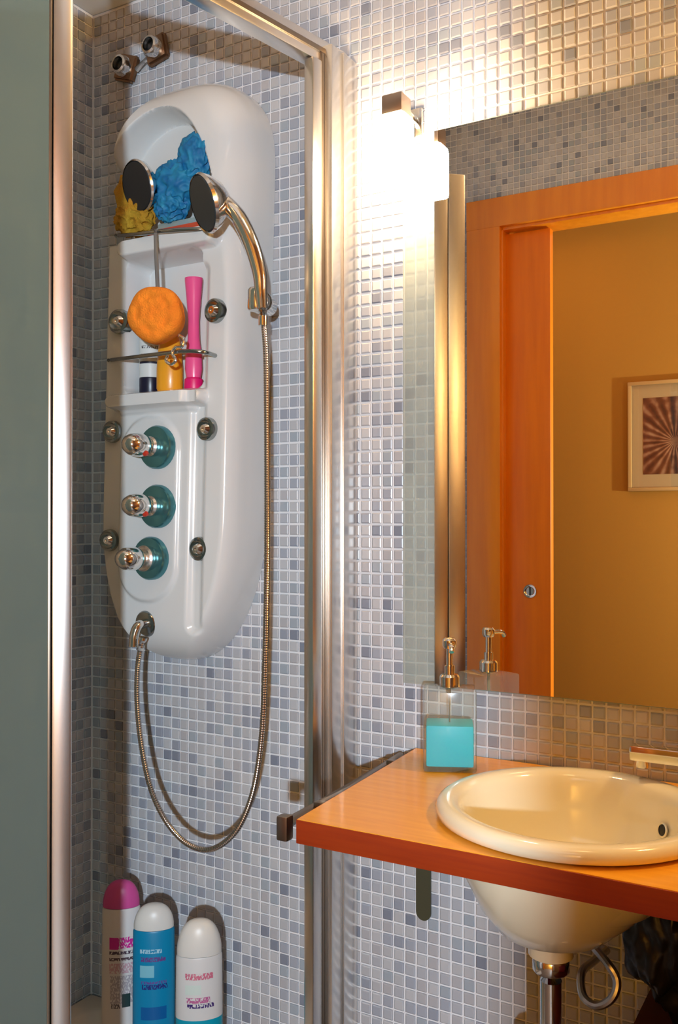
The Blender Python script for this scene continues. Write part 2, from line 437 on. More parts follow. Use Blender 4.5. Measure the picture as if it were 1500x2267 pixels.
for j in range(NZ+1):
    fz = j/NZ
    z = PZ0+(PZ1-PZ0)*(fz if 0 < fz < 1 else fz)
    z = min(max(z, PZ0+.0004), PZ1-.0004)
    row = []
    for i in range(NX+1):
        t = -1+2*i/NX
        if t > .55: t = .55+.45*((t-.55)/.45)
        x = pc(z)+t*halfw(z)
        row.append(bm.verts.new((x, -pdepth(t, z), z)))
    g.append(row)
for j in range(NZ):
    for i in range(NX): bm.faces.new((g[j][i], g[j][i+1], g[j+1][i+1], g[j+1][i]))
# rim back to the wall
for j in range(NZ):
    for i, fl in ((0,1),(NX,0)):
        a, b = g[j][i], g[j+1][i]
        c_, d_ = bm.verts.new((a.co.x, -.0006, a.co.z)), bm.verts.new((b.co.x, -.0006, b.co.z))
        bm.faces.new((a,b,d_,c_) if fl else (b,a,c_,d_))
for row in (g[0], g[-1]):
    for i in range(NX):
        a, b = row[i], row[i+1]
        c_, d_ = bm.verts.new((a.co.x,-.0006,a.co.z)), bm.verts.new((b.co.x,-.0006,b.co.z)); bm.faces.new((a,b,d_,c_))
bmesh.ops.remove_doubles(bm, verts=bm.verts[:], dist=.00005)
bmesh.ops.recalc_face_normals(bm, faces=bm.faces[:])
finish('panel_body', bm, WHITE, panel, ang=60)
def psurf(u, v):                                  # point of the panel's front seen at a pixel
    d = .1
    for _ in range(12):
        p = wp(u, v, d); z = p.z; t = (p.x-pc(z))/max(halfw(z), 1e-4)
        d = .5*d+.5*pdepth(max(-1,min(1,t)), min(max(z,PZ0),PZ1))
    p = wp(u, v, d); return p, d
jets = [(266,712,.028),(478,688,.026),(251,956,.025),(460,950,.025),(245,1196,.025),(444,1215,.026)]
for (u, v, r) in jets:
    p, d = psurf(u, v)
    ax = Vector((-.1,-1,0)) if u > 300 else Vector((.05,-1,0))
    j = latheo('body_jet', [(r,-.012),(r,.004),(r*.95,.010),(r*.78,.012),(r*.70,.008),(r*.62,.006)], DKCHROME, panel, origin=p, axis=ax)
    j2 = latheo('nozzle', [(r*.66,.004),(r*.5,.010),(r*.3,.016),(r*.12,.016),(0,.012)], CHROME, j, origin=p, axis=ax, n=24)
RED = mat('red_marker', (.55,.04,.02), .3)
for q, (u, v) in enumerate([(347,990),(347,1121),(333,1236)]):
    p, d = psurf(u, v); d0 = .138; p = wp(u, v, d0); ax = Vector((-.06,-1,.02)).normalized()
    k = latheo('knob_plate', [(.047,-.018),(.047,.004),(.044,.009),(.030,.012),(.0,.012)], TEAL if q < 2 else TEAL, panel, origin=p, axis=ax)
    latheo('knob', [(.017,.010),(.017,.030),(.021,.034),(.0245,.045),(.025,.060),(.023,.075),(.017,.087),(.008,.093),(0,.094)], CHROME, k, origin=p, axis=ax)
    latheo('knob_collar', [(.026,.010),(.028,.014),(.028,.022),(.024,.026)] if q == 2 else [(.020,.010),(.0215,.014),(.0215,.022),(.018,.026)], SATIN, k, origin=p, axis=ax)
    if q < 2:
        r_ = p+ax*.052+Vector((.016,0,-.0165)); latheo('marker', [(.0065,-.003),(.0065,.004),(0,.006)], RED, k, origin=r_, axis=Vector((.7,-.2,-.7)), n=16)
# hose outlet at the foot of the panel
p = wp(330,1378,.112); OUT = p.copy()
ho = latheo('hose_outlet', [(.030,-.02),(.030,.008),(.026,.014),(.018,.016),(0,.016)], DKCHROME, panel, origin=p, axis=Vector((0,-1,-.1)))
tubeo('elbow', catmull([p+Vector((0,-.012,0)), p+Vector((0,-.034,-.004)), p+Vector((-.004,-.042,-.022)), p+Vector((-.006,-.043,-.048))]), .0105, CHROME, ho)
# hand shower holder
hp = wp(577,668,.150)
hold = latheo('shower_holder', [(.019,-.045),(.021,-.01),(.024,.0),(.024,.010),(.020,.016),(0,.018)], CHROME, panel, origin=hp, axis=Vector((.25,-1,0)))
bm = bmesh.new(); lathe(bm, [(.0165,-.022),(.019,-.018),(.019,.018),(.0165,.022)], origin=hp+Vector((.006,-.022,.0)), axis=(0,0,1), n=24); finish('holder_socket', bm, CHROME, hold)
# curved grab rails in front of the shelves
for name, pts in (('shelf_rail', [(240,797,.125),(290,791,.168),(345,784,.185),(405,777,.185),(450,779,.170),(480,788,.118)]),
                  ('shelf_rail', [(256,520,.120),(300,517,.160),(350,511,.172),(400,507,.172),(450,506,.155),(487,508,.118)])):
    tubeo(name, catmull([wp(*a) for a in pts]), .0045, DKCHROME, panel)

# overhead shower disc fixed in the arch
hd = wp(306,410,.150); nrm = Vector((-.26,-.90,-.30)).normalized()
oh = latheo('overhead_shower', [(.0,-.030),(.02,-.030),(.040,-.022),(.053,-.008),(.056,.002),(.053,.006)], CHROME, panel, origin=hd, axis=nrm, cap=False)
latheo('spray_face', [(.052,.004),(.050,.0065),(.0,.0065)], BLACKRUB, oh, origin=hd, axis=nrm)
tubeo('shower_arm', catmull([hd-nrm*.022, hd-nrm*.05+Vector((0,.02,0)), hd+Vector((.03,.075,.01))]), .010, CHROME, oh)

# ------------------------------------------------------------------ hand shower and hose
hs = empty('hand_shower', hp); tag(hs, 'chrome hand shower with a dark spray face, hooked on the panel side', 'hand shower')
def rel(pts, o): return [Vector(p)-o for p in pts]
hpath = catmull(rel([wp(580,690,.185), wp(577,645,.180), wp(573,600,.182), wp(556,540,.190), wp(530,485,.198), wp(500,450,.205), wp(470,425,.205)], hp), 8)
n_ = len(hpath); rad = [.0098+.0066*math.sin(min(1,i/n_*1.1)*PI*.8)+(.003*max(0,(i/n_-.6))*2.5) for i in range(n_)]
tubeo('handle', hpath, .01, CHROME, hs, 16, rad)
fc = wp(457,447,.218)-hp; fn = Vector((-.50,-.82,-.34)).normalized()
head = latheo('spray_head', [(0,-.046),(.018,-.044),(.038,-.030),(.054,-.008),(.059,.004),(.056,.010)], CHROME, hs, origin=fc, axis=fn, cap=False)
latheo('spray_face', [(.054,.008),(.052,.0105),(0,.0105)], mat('dark_spray_face', (.03,.04,.045), .3), head, origin=fc, axis=fn)
hose_pts = [(582,700,.178),(588,780,.180),(590,900,.182),(591,1100,.184),(590,1300,.184),(586,1480,.184),(580,1620,.184),(563,1740,.184),(533,1822,.184),(495,1865,.184),(455,1879,.184),(410,1862,.184),(368,1815,.182),(335,1745,.180),(314,1650,.178),(304,1550,.172),(306,1470,.160),(316,1415,.154)]
hz_ = wp(455,1879,.184)
hose = empty('shower_hose', hz_); tag(hose, 'long metal shower hose hanging in a U below the white panel', 'hose')
pts = catmull([wp(*a)-hz_ for a in hose_pts], 10)
# resample and rib
def resample(pts, step):
    out = [pts[0].copy()]; acc = 0
    for a, b in zip(pts, pts[1:]):
        l = (b-a).length; pos = step-acc
        while pos <= l: out.append(a+(b-a)*(pos/l)); pos += step
        acc = l-(pos-step)
    return out
pp = resample(pts, .0024)
tubeo('ribbed_sleeve', pp, .0062, mat('hose_metal', (.52,.47,.43), .22, 1), hose, 10, [.0062 if i % 2 else .0053 for i in range(len(pp))])
a_, b_ = pp[0], pp[-1]
tubeo('hose_nut', [a_+Vector((0,0,.02)), a_, a_-Vector((0,0,.018))], .0095, CHROME, hose, 12)
dv = (pp[-1]-pp[-8]).normalized(); tubeo('hose_nut', [b_-dv*.022, b_, b_+dv*.006], .0095, CHROME, hose, 12)

# ------------------------------------------------------------------ things on the panel shelves
def blob(bm, c, rx, ry, rz, amp, freq, seed, sub=4, ridge=False):
    r = bmesh.ops.create_icosphere(bm, subdivisions=sub, radius=1)
    for v in r['verts']:
        n = v.co.copy(); k = noise.fractal(n*freq+Vector((seed,0,0)), .8, 2.0, 3)
        if ridge: k = (1-abs(noise.noise(n*freq+Vector((seed,1,2)))*2))*.9-.45+.3*k
        f = 1+amp*k; v.co = Vector((c[0]+n.x*rx*f, c[1]+n.y*ry*f, c[2]+n.z*rz*f))
def place(o, loc):
    o.location = loc
BLUE = mat('blue_mesh', (.005,.13,.34), .6, noise_c=(40,(.02,.26,.46),1,(1,1,1)))
loc = wp(398,405,.118); bm = bmesh.new()
blob(bm, (-.008,0,0), .062, .034, .048, .32, 2.4, 3, 5, True); blob(bm, (.036,.006,.050), .040, .028, .050, .30, 2.4, 9, 5, True); blob(bm, (-.020,-.004,-.044), .040, .028, .036, .30, 2.6, 5, 5, True)
o = finish('bath_puff', bm, BLUE, loc=loc, ang=70); tag(o, 'crumpled blue mesh bath puff on the upper shelf of the shower panel', 'bath puff')
YEL = mat('yellow_sponge', (.50,.30,.02), .8, bump=(260,.8,.004), noise_c=(25,(.50,.22,.01),1,(1,1,1)))
loc = wp(292,462,.118); bm = bmesh.new()
blob(bm, (-.020,.010,.030), .030, .020, .058, .40, 2.2, 1, 4); blob(bm, (.008,0,-.018), .050, .026, .042, .40, 2.4, 6, 5, True)
o = finish('bath_mitt', bm, YEL, loc=loc, ang=70); tag(o, 'rumpled yellow sponge mitt at the left of the upper panel shelf', 'sponge')
soapd = wp(405,516,.100); sd = empty('soap_dish', soapd); tag(sd, 'flat red soap dish lying on the upper panel shelf', 'soap dish')
REDP = mat('red_plastic', (.50,.07,.03), .35)
bm = bmesh.new(); box(bm, -.078,.074,-.030,.026,-.012,.010,.005); finish('dish', bm, REDP, sd)
bm = bmesh.new(); box(bm, -.055,.055,-.022,.018,.0102,.024,.005); finish('soap_bar', bm, mat('grey_green_soap', (.33,.38,.34), .4, noise_c=(30,(.22,.34,.40),.8,(1,1,1))), sd)

# orange sponge hanging on its cord
ORG = mat('orange_sponge', (.95,.27,.015), .85, bump=(300,.9,.003), noise_c=(35,(.85,.20,.01),.7,(1,1,1)))
ob = wp(342,695,.205); sp_ = empty('round_sponge', ob); tag(sp_, 'round orange bath sponge hanging by a cord in front of the bottles', 'sponge')
bm = bmesh.new(); axn = Vector((.34,-.93,.03)).normalized(); a, b = frame_for(axn)
RN, AN = 26, 72; rows = []
for i in range(RN+1):
    r = .059*i/RN; row = []
    for j in range(AN):
        th = 2*PI*j/AN; rr = r*(1+.025*math.cos(5*th+1)*(i/RN))
        h = .016*math.sqrt(max(0,1-(i/RN)**6))
        h -= .0045*math.exp(-((r-.034)/.006)**2)*(.55+.45*math.cos(5*th)); h += .0016*noise.noise(Vector((rr*math.cos(th)*90, rr*math.sin(th)*90, 3)))
        row.append(bm.verts.new(axn*h+a*rr*math.cos(th)+b*rr*math.sin(th)))
    rows.append(row)
for k in (1,2,3,4):
    rr = .059*(1-.04*(k/4)**2); h = -.026*(k/4)
    rows.append([bm.verts.new(axn*h+a*rr*(1+.025*math.cos(5*2*PI*j/AN+1))*math.cos(2*PI*j/AN)+b*rr*(1+.025*math.cos(5*2*PI*j/AN+1))*math.sin(2*PI*j/AN)) for j in range(AN)])
for k in range(len(rows)-1):
    for j in range(AN): bm.faces.new((rows[k][j], rows[k+1][j], rows[k+1][(j+1)%AN], rows[k][(j+1)%AN]))
bm.faces.new(rows[-1]); bmesh.ops.remove_doubles(bm, verts=bm.verts[:], dist=.0001); bmesh.ops.recalc_face_normals(bm, faces=bm.faces[:])
finish('sponge_body', bm, ORG, sp_, ang=60)
tubeo('hanging_cord', catmull([wp(343,508,.180)-ob, wp(345,570,.190)-ob, wp(344,640,.198)-ob+Vector((0,.006,0))]), .0042, mat('grey_cord', (.17,.16,.15), .7), sp_, 8)

# bottles in the flat niche: stand on the lower shelf
SHZ = 1.592
def bottle(name, u, zb, d, prof, m, label, cat, parts, sy=.7, yaw=30, n=36):
    g_ = wp(u, 1150, d); e_ = empty(name, Vector((g_.x, g_.y, zb)), R(yaw)); tag(e_, label, cat)
    for (pn, pr, mm, lab) in [('body', prof, m, None)]+parts:
        b_ = latheo(pn, pr, mm, e_, sx=1, sy=sy, n=n, up=Vector((0,1,0)))
        if lab: b_['label'] = lab
    return e_
PINK = mat('pink_plastic', (.90,.10,.30), .3, coat=.2); HOTPINK = mat('deep_pink', (.75,.01,.16), .35)
bottle('pink_tube', 428, SHZ, .088, [(.016,.026),(.019,.045),(.018,.075),(.013,.110),(.012,.15),(.016,.20),(.0195,.236),(.0195,.243),(.0,.245)], PINK,
       'slim pink waisted tube standing on the lower panel shelf', 'tube', [('cap', [(.020,0),(.021,.004),(.020,.022),(.016,.026),(0,.026)], HOTPINK, 'deep pink cap')], .8)
ORB = mat('amber_plastic', (.90,.38,.02), .3, coat=.2)
bottle('amber_bottle', 375, SHZ, .090, [(.026,0),(.029,.006),(.029,.05),(.026,.090),(.022,.12),(.0,.125)], ORB,
       'amber yellow bottle standing left of the pink tube', 'bottle', [('cap', [(.021,.112),(.021,.15),(.019,.175),(.012,.180),(0,.180)], mat('burnt_orange', (.75,.17,.01), .4), 'orange cap')], .75)
bottle('dark_based_bottle', 330, SHZ, .085, [(.022,.036),(.023,.06),(.023,.15),(.020,.17),(0,.175)], printed('bottle_print_niche', (.70,.72,.70), [(-.02,.02,.066,.071,(.03,.03,.05),0),(-.015,.02,.10,.106,(.1,.1,.12),1),(-.02,.016,.085,.088,(.2,.2,.2),1)]),
       'white bottle upside down on a black cap, left of the amber bottle', 'bottle', [('cap', [(.021,0),(.0225,.003),(.0225,.034),(.019,.037),(0,.037)], mat('black_cap', (.01,.01,.03), .3), 'black cap')], .7)
# little chrome hook on the rail
hk = wp(385,783,.190); bm = bmesh.new()
tube(bm, [p_-hk for p_ in catmull([wp(396,742,.192), wp(406,750,.196), wp(402,766,.198), wp(388,768,.198), wp(381,782,.198), wp(388,797,.198), wp(378,806,.198), wp(367,798,.198), wp(370,786,.196)])], .0032, 10)
o = finish('wire_hook', bm, CHROME, loc=hk); tag(o, 'small chrome S hook hanging on the lower rail of the shower panel', 'hook')

# ------------------------------------------------------------------ water outlets above the panel
wo = empty('water_outlets', wp(318,135,0)); tag(wo, 'pair of old chrome pipe outlets on the tiles above the shower panel', 'pipe outlet')
w0 = wp(318,135,0)
BRZ = mat('aged_bronze', (.25,.15,.09), .35, .9)
for (u, v, rot) in ((285,152,20),(352,110,-12)):
    q = wp(u, v, .0)-w0
    bm = bmesh.new(); bmesh.ops.create_cube(bm, size=1)
    for vv in bm.verts: vv.co = Vector((vv.co.x*.062, vv.co.y*.018, vv.co.z*.062))
    bmesh.ops.rotate(bm, verts=bm.verts[:], cent=(0,0,0), matrix=Matrix.Rotation(R(rot), 3, 'Y'))
    bmesh.ops.translate(bm, verts=bm.verts[:], vec=q+Vector((0,-.0095,0)))
    bmesh.ops.bevel(bm, geom=bm.edges[:], offset=.005, segments=2, affect='EDGES')
    pl = finish('square_plate', bm, BRZ, wo)
    latheo('pipe_stub', [(.024,.018),(.024,.030),(.021,.040),(.016,.042),(.0145,.036),(.0145,.020)], CHROME, pl, origin=q, axis=(0,-1,0), cap=False)
    latheo('stub_plug', [(.0145,.026),(.010,.030),(0,.030)], BLACKRUB, pl, origin=q, axis=(0,-1,0))
qa, qb = wp(300,150,.012)-w0, wp(335,118,.012)-w0
tubeo('link_bar', [qa, qb], .007, SATIN, wo)

# ------------------------------------------------------------------ shampoo bottles on the tray
TZ = .1525
def big_bottle(name, u, v, d, w_, h, body, cap, caph, label, caplabel):
    g_ = wp(u, v, d); zb = g_.z-h
    r = w_/2
    e_ = empty(name, Vector((g_.x, g_.y, zb)), R(38)); tag(e_, label, 'bottle', 'bottles standing on the shower tray')
    zc = h-caph
    prof = [(r*.80,0),(r*.92,.004),(r*.97,.02),(r,.06),(r*1.0,zc*.6),(r*.98,zc-.004),(r*.93,zc),(0,zc)]
    cp = [(r*.95,zc+.001)]+[(r*.96*math.cos(a*PI/2/9)**.75, zc+.001+(caph-.001)*math.sin(a*PI/2/9)) for a in range(1,9)]+[(0,h)]
    latheo('body', prof, body, e_, sx=1, sy=.58, n=40, up=Vector((0,1,0)))
    c_ = latheo('cap', cp, cap, e_, sx=1, sy=.58, n=40, up=Vector((0,1,0))); c_['label'] = caplabel
    return e_, zb
WPL = (.70,.67,.66)
H1 = wp(270,1945,.10).z-TZ; H2 = wp(342,1996,.13).z-TZ; H3 = wp(442,2030,.16).z-TZ
def zl(v, u, d): return wp(u, v, d).z-TZ
def pr_(u, d, rows): return [(x0, x1, zl(v1, u, d), zl(v0, u, d), c, l) for (x0, x1, v0, v1, c, l) in rows]
m1 = printed('print_pink_white', WPL, pr_(270,.10,[(-.024,-.004,2062,2088,(.62,.02,.30),0),(-.024,.034,2062,2086,(.62,.02,.30),1),(-.024,.034,2092,2099,(.08,.05,.08),1),(-.024,.034,2106,2113,(.10,.06,.08),1),(-.024,.03,2118,2140,(.58,.36,.42),1),(-.022,.03,2145,2205,(.42,.38,.42),1),(-.020,0,2206,2216,(.15,.13,.15),1),(.004,.022,2185,2214,(.02,.05,.05),0)]))
m2 = printed('print_blue', (.0,.22,.42), pr_(342,.13,[(-.028,.018,2087,2096,(.35,.58,.70),1),(-.026,.026,2104,2114,(.12,.05,.22),1),(-.028,.002,2122,2148,(.20,.50,.62),0),(-.026,.028,2156,2162,(.10,.08,.30),1),(-.024,.030,2163,2174,(.02,.02,.18),1),(-.026,.028,2212,2240,(.0,.10,.32),0)]))
m3 = printed('print_white_blue', (.62,.62,.62), pr_(442,.16,[(-.028,.028,2138,2152,(.55,.14,.22),1),(-.028,.004,2163,2184,(.56,.66,.62),0),(-.026,.022,2190,2202,(.45,.12,.28),1),(-.024,.030,2204,2213,(.05,.02,.15),1),(-.06,.06,2240,2400,(.0,.30,.44),0)]))
big_bottle('shampoo_bottle', 270, 1945, .10, .086, H1, m1, mat('rose_cap', (.62,.08,.30), .35), .058, 'tall white shampoo bottle with a rose pink domed cap, leftmost of the three', 'rose pink domed cap')
big_bottle('shower_gel_bottle', 342, 1996, .13, .090, H2, m2, mat('white_cap', (.70,.68,.64), .35), .052, 'bright blue shower gel bottle with a white domed cap, middle of the three', 'white domed cap')
big_bottle('lotion_bottle', 442, 2030, .16, .096, H3, m3, mat('cream_cap', (.66,.65,.62), .35), .070, 'white lotion bottle with a blue lower part, rightmost of the three', 'white domed cap')

# ------------------------------------------------------------------ counter
CT = .8574; CH = .036; CL = .190; CDp = .492; CR = XR-.004
BX, BD, BA, BB = .583, .280, .206, .210           # basin centre and half axes
ctr = empty('washbasin_counter', (0,0,0)); tag(ctr, 'honey coloured wooden counter with shade painted on its edges under the mirror', 'counter')
bm = bmesh.new()
outer = [(CL,-.0055),(CR,-.0055),(CR,-CDp),(.222,-CDp)]
N = 64
el = [(BX+(BA-.02)*math.cos(2*PI*k/N), -BD+(BB-.02)*math.sin(2*PI*k/N)) for k in range(N)]
def slab(bm, z0, z1):
    layers = []
    for z in (z0, z1):
        ov = [bm.verts.new((x,y,z)) for x,y in outer]; iv = [bm.verts.new((x,y,z)) for x,y in el]
        oe = [bm.edges.new((ov[i], ov[(i+1)%4])) for i in range(4)]; ie = [bm.edges.new((iv[i], iv[(i+1)%N])) for i in range(N)]
        bmesh.ops.triangle_fill(bm, edges=oe+ie, use_beauty=True); layers.append((ov, iv))
    (a, ai), (b, bi) = layers
    for i in range(4): bm.faces.new((a[i], a[(i+1)%4], b[(i+1)%4], b[i]))
    for i in range(N): bm.faces.new((ai[i], ai[(i+1)%N], bi[(i+1)%N], bi[i]))
    bmesh.ops.recalc_face_normals(bm, faces=bm.faces[:])
slab(bm, CT-CH, CT)
finish('wooden_top', bm, WOODTOP, ctr, smooth=False)
boxo('front_edge_shade', (.2215, CR, -CDp-.0022, -CDp-.0001, CT-CH, CT-.0008), WOODSHADE, ctr, .0006)
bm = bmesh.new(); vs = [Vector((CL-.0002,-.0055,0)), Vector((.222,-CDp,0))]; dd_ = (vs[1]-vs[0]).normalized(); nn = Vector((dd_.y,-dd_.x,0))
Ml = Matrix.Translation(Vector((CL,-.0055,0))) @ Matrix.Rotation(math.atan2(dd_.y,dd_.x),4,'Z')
box(bm, 0, (vs[1]-vs[0]).length, -.0022, -.0002, CT-CH, CT-.0008, .0005, Ml); finish('side_edge_shade', bm, WOODSHADE, ctr)
# towel rail along the left side of the counter
tr_ = empty('towel_rail', (.19,-.25,CT-.02)); tag(tr_, 'dark metal towel rail along the left side of the counter', 'towel rail')
o_ = Vector((.19,-.25,CT-.02)); a_ = Vector((.168,-.03,CT-.014)); b_ = Vector((.196,-.485,CT-.014))
tubeo('rail_bar', [a_-o_, b_-o_], .0085, SATIN_DK, tr_, 14)
for k_ in (.16, .80):
    q_ = a_.lerp(b_, k_); boxo('rail_holder', (q_.x-o_.x+.004, .190+.032*k_-o_.x+.0025, q_.y-o_.y-.007, q_.y-o_.y+.007, -.006, .018), SATIN_DK, tr_, .002)
boxo('end_block', (b_.x-o_.x-.011, b_.x-o_.x+.009, b_.y-o_.y-.010, b_.y-o_.y+.010, -.018, .020), SATIN_DK, tr_, .004)
# support bracket
br = empty('counter_bracket', (.205,0,.52)); tag(br, 'dark olive metal bracket with a rounded end on the wall under the counter', 'bracket')
OLV = mat('olive_metal', (.085,.080,.045), .5, .3)
bm = bmesh.new()
ol = [(-.0155,.30),(.0155,.30)]+[(.0155*math.cos(a), .0155+.0155*math.sin(a)) for a in [-PI*k/12 for k in range(13)]]
ol = [(x, z) for x, z in ol]
fa = [bm.verts.new((x,-.0055,z)) for x,z in ol]; fb = [bm.verts.new((x,-.0005,z)) for x,z in ol]
bm.faces.new(fa); bm.faces.new(fb[::-1])
for i in range(len(ol)): bm.faces.new((fa[i], fb[i], fb[(i+1)%len(ol)], fa[(i+1)%len(ol)]))
bmesh.ops.recalc_face_normals(bm, faces=bm.faces[:]); finish('wall_plate', bm, OLV, br, smooth=False)
boxo('support_arm', (-.0155,.0155,-.40,-.0006,.2955,.3010), OLV, br, .001)

# ------------------------------------------------------------------ washbasin
bs = empty('washbasin', (BX,-BD,CT)); tag(bs, 'round cream ceramic washbasin set into the wooden counter', 'washbasin')
bm = bmesh.new()
# (scale of half axes, inset metres, z)
prof = [(-.012,.0005),(0,.006),(.002,.014),(-.001,.021),(-.008,.0255),(-.020,.0262),(-.031,.0235),(-.038,.015),(-.042,0),(-.047,-.03),(-.058,-.075),(-.085,-.112),(-.118,-.132),(-.15,-.140),(-.170,-.143)]
under = [(-.172,-.156),(-.150,-.160),(-.118,-.150),(-.090,-.120),(-.060,-.075),(-.040,-.038),(-.024,-.006),(-.0215,.0004)]
N = 72; rings = []
def el_ring(ins, z):
    a, b = max(BA+ins,.018), max(BB+ins,.018)
    if ins < -.165: a = b = .020
    return [bm.verts.new((a*math.cos(2*PI*k/N), b*math.sin(2*PI*k/N), z)) for k in range(N)]
seq = [(-.0215,.0004)]+prof
rings = [el_ring(*q) for q in seq]
for a, b in zip(rings, rings[1:]):
    for i in range(N): bm.faces.new((a[i], a[(i+1)%N], b[(i+1)%N], b[i]))
bmesh.ops.recalc_face_normals(bm, faces=bm.faces[:])
finish('bowl', bm, CERAMIC, bs, ang=60)
bm = bmesh.new()
UN = mat('cream_ceramic_underside', (.62,.50,.34), .35)
pr = [(.168,-.001),(.165,-.05),(.150,-.085),(.118,-.135),(.085,-.170),(.050,-.186),(.034,-.192),(.034,-.212)]
rr = [[bm.verts.new((-.036*min(1,-z/.19)+r*math.cos(2*PI*k/N), r*1.06*math.sin(2*PI*k/N), z)) for k in range(N)] for r, z in pr]
for a, b in zip(rr, rr[1:]):
    for i in range(N): bm.faces.new((a[i], a[(i+1)%N], b[(i+1)%N], b[i]))
bm.faces.new(rr[-1]); bmesh.ops.recalc_face_normals(bm, faces=bm.faces[:])
finish('underside', bm, CERAMIC, bs, ang=60)
latheo('drain_ring', [(.0,.003),(.012,.003),(.019,.002),(.0225,0)], CHROME, bs, origin=(0,0,-.1425))
ov = (.140,.068,-.062)
q = wp(1468,1836,.30)
qv = Vector((BX+.136, -BD-.0, CT-.03))-Vector((BX,-BD,CT))
latheo('overflow_hole', [(.0085,-.006),(.0085,.0025),(.006,.003),(0,.003)], BLACKRUB, bs, origin=Vector((.1085,.1145,-.033)), axis=(-.7,-.7,.2), n=20)
latheo('overflow_ring', [(.0085,0),(.0115,.001),(.0115,.003),(.0090,.0035)], SATIN, bs, origin=Vector((.1085,.1145,-.033)), axis=(-.7,-.7,.2), n=24, cap=False)

# drain pipework
dp = empty('drain_pipe', (BX-.036,-BD,.3)); tag(dp, 'chrome waste pipe and siphon hanging under the washbasin', 'pipe')
zt = CT-.2125-.3
tubeo('tailpiece', [Vector((0,0,zt)), Vector((0,0,zt-.04)), Vector((0,0,zt-.17))], .0165, CHROME, dp, 20)
latheo('slip_nut', [(.0265,0),(.0285,.003),(.0285,.020),(.0265,.023)], CHROME, dp, origin=(0,0,zt-.026), n=12)
latheo('bottle_trap', [(.020,0),(.034,.006),(.036,.03),(.036,.09),(.030,.10),(.02,.103)], CHROME, dp, origin=(0,0,zt-.26), n=28)
tubeo('wall_tube', catmull([Vector((.02,.0,zt-.20)), Vector((.10,.03,zt-.20)), Vector((.12,.12,zt-.19)), Vector((.12,.27,zt-.19))]), .015, CHROME, dp, 16)
hs2 = tubeo('supply_hose', catmull([wp(1290,2070,.10), wp(1335,2120,.16), wp(1362,2165,.17), wp(1352,2205,.18), wp(1318,2222,.18), wp(1288,2200,.17), wp(1285,2150,.14), wp(1310,2125,.08), wp(1340,2100,.02)]), .0068, mat('braided_steel', (.45,.42,.40), .3, 1), None, 10)
tag(hs2, 'braided metal water hose looping behind the drain pipe under the counter', 'hose')
# dark bag and red box on the floor level under the counter
BAG = mat('black_bag', (.010,.010,.014), .35, bump=(14,.6,.02))
# shelf carrying them
sh = boxo('under_shelf', (.64, CR-.01, -.42, -.006, .48, .50), mat('dark_mahogany', (.10,.012,.006), .4)); tag(sh, 'dark red wooden shelf under the right side of the counter', 'shelf')
bm = bmesh.new()
box(bm, -.16,.22,-.10,.10,0,.20,.012); box(bm, -.17,.23,-.11,.11,.1505,.168,.004)
rb = empty('storage_box', (1.005,-.30,.50)); tag(rb, 'dark red storage box with a lid on the shelf under the counter', 'box')
DR = mat('dark_red_plastic', (.32,.01,.008), .35)
bm.free()
boxo('box_body', (-.20,.22,-.10,.10,.0005,.12), DR, rb, .012)
boxo('box_lid', (-.21,.23,-.11,.11,.1205,.15), DR, rb, .008)
bm = bmesh.new(); blob(bm, (0,0,0), .068, .065, .125, .28, 1.8, 4, 5)
zmin = min(v.co.z for v in bm.verts); bmesh.ops.translate(bm, verts=bm.verts[:], vec=(0,0,-zmin))
o = finish('wash_bag', bm, BAG, loc=(.695,-.115,.501), ang=80); tag(o, 'black crumpled wash bag on the shelf beside the drain pipe', 'bag')

# ------------------------------------------------------------------ tap
tp = empty('basin_tap', (.96,-.10,CT)); tag(tp, 'chrome basin tap whose flat spout reaches over the back of the basin', 'tap')
latheo('tap_body', [(.030,.0003),(.030,.006),(.024,.012),(.023,.085),(.025,.10),(.022,.112),(0,.114)], CHROME, tp)
boxo('spout', (-.333,.0,-.016,.016,.056,.080), CHROME, tp, .005)
boxo('lever', (-.006,.006,-.075,.0,.1145,.124), CHROME, tp, .003)
latheo('aerator', [(.010,0),(.011,.003),(.011,.012)], SATIN, tp, origin=(-.315,0,.0445), n=20)

# ------------------------------------------------------------------ soap dispenser
sd0 = Vector((.313,-.144,CT))+Vector((-.008,.038,0)); sdp = empty('soap_dispenser', sd0, R(24)); tag(sdp, 'square frosted glass soap dispenser half full of turquoise soap', 'soap dispenser')
W2, D2, HB = .0475, .0395, .146
boxo('glass_body', (-W2,W2,-D2,D2,.0005,HB), BOTTLEG, sdp, .005)
boxo('liquid_soap', (-W2+.005,W2-.005,-D2+.005,D2-.005,.009,.083), mat('turquoise_soap', (.0,.50,.66), .35, spec=.2), sdp, .004)
latheo('collar', [(.015,0),(.018,.002),(.018,.020),(.015,.024),(.009,.025),(.009,.040)], CHROME, sdp, origin=(0,0,HB+.0003))
latheo('pump_stem', [(.006,0),(.006,.036),(.010,.037),(.0125,.042),(.0125,.052),(.009,.056),(0,.057)], CHROME, sdp, origin=(0,0,HB+.034))
bm = bmesh.new(); tube(bm, catmull([Vector((0,0,HB+.078)), Vector((.002,-.014,HB+.080)), Vector((.003,-.034,HB+.078)), Vector((.003,-.042,HB+.070))]), .0045, 10); finish('nozzle', bm, CHROME, sdp)
bm = bmesh.new(); tube(bm, [Vector((0,0,HB)), Vector((0,0,.02))], .003, 8); finish('dip_tube', bm, mat('tube_plastic', (.7,.7,.68), .4), sdp)

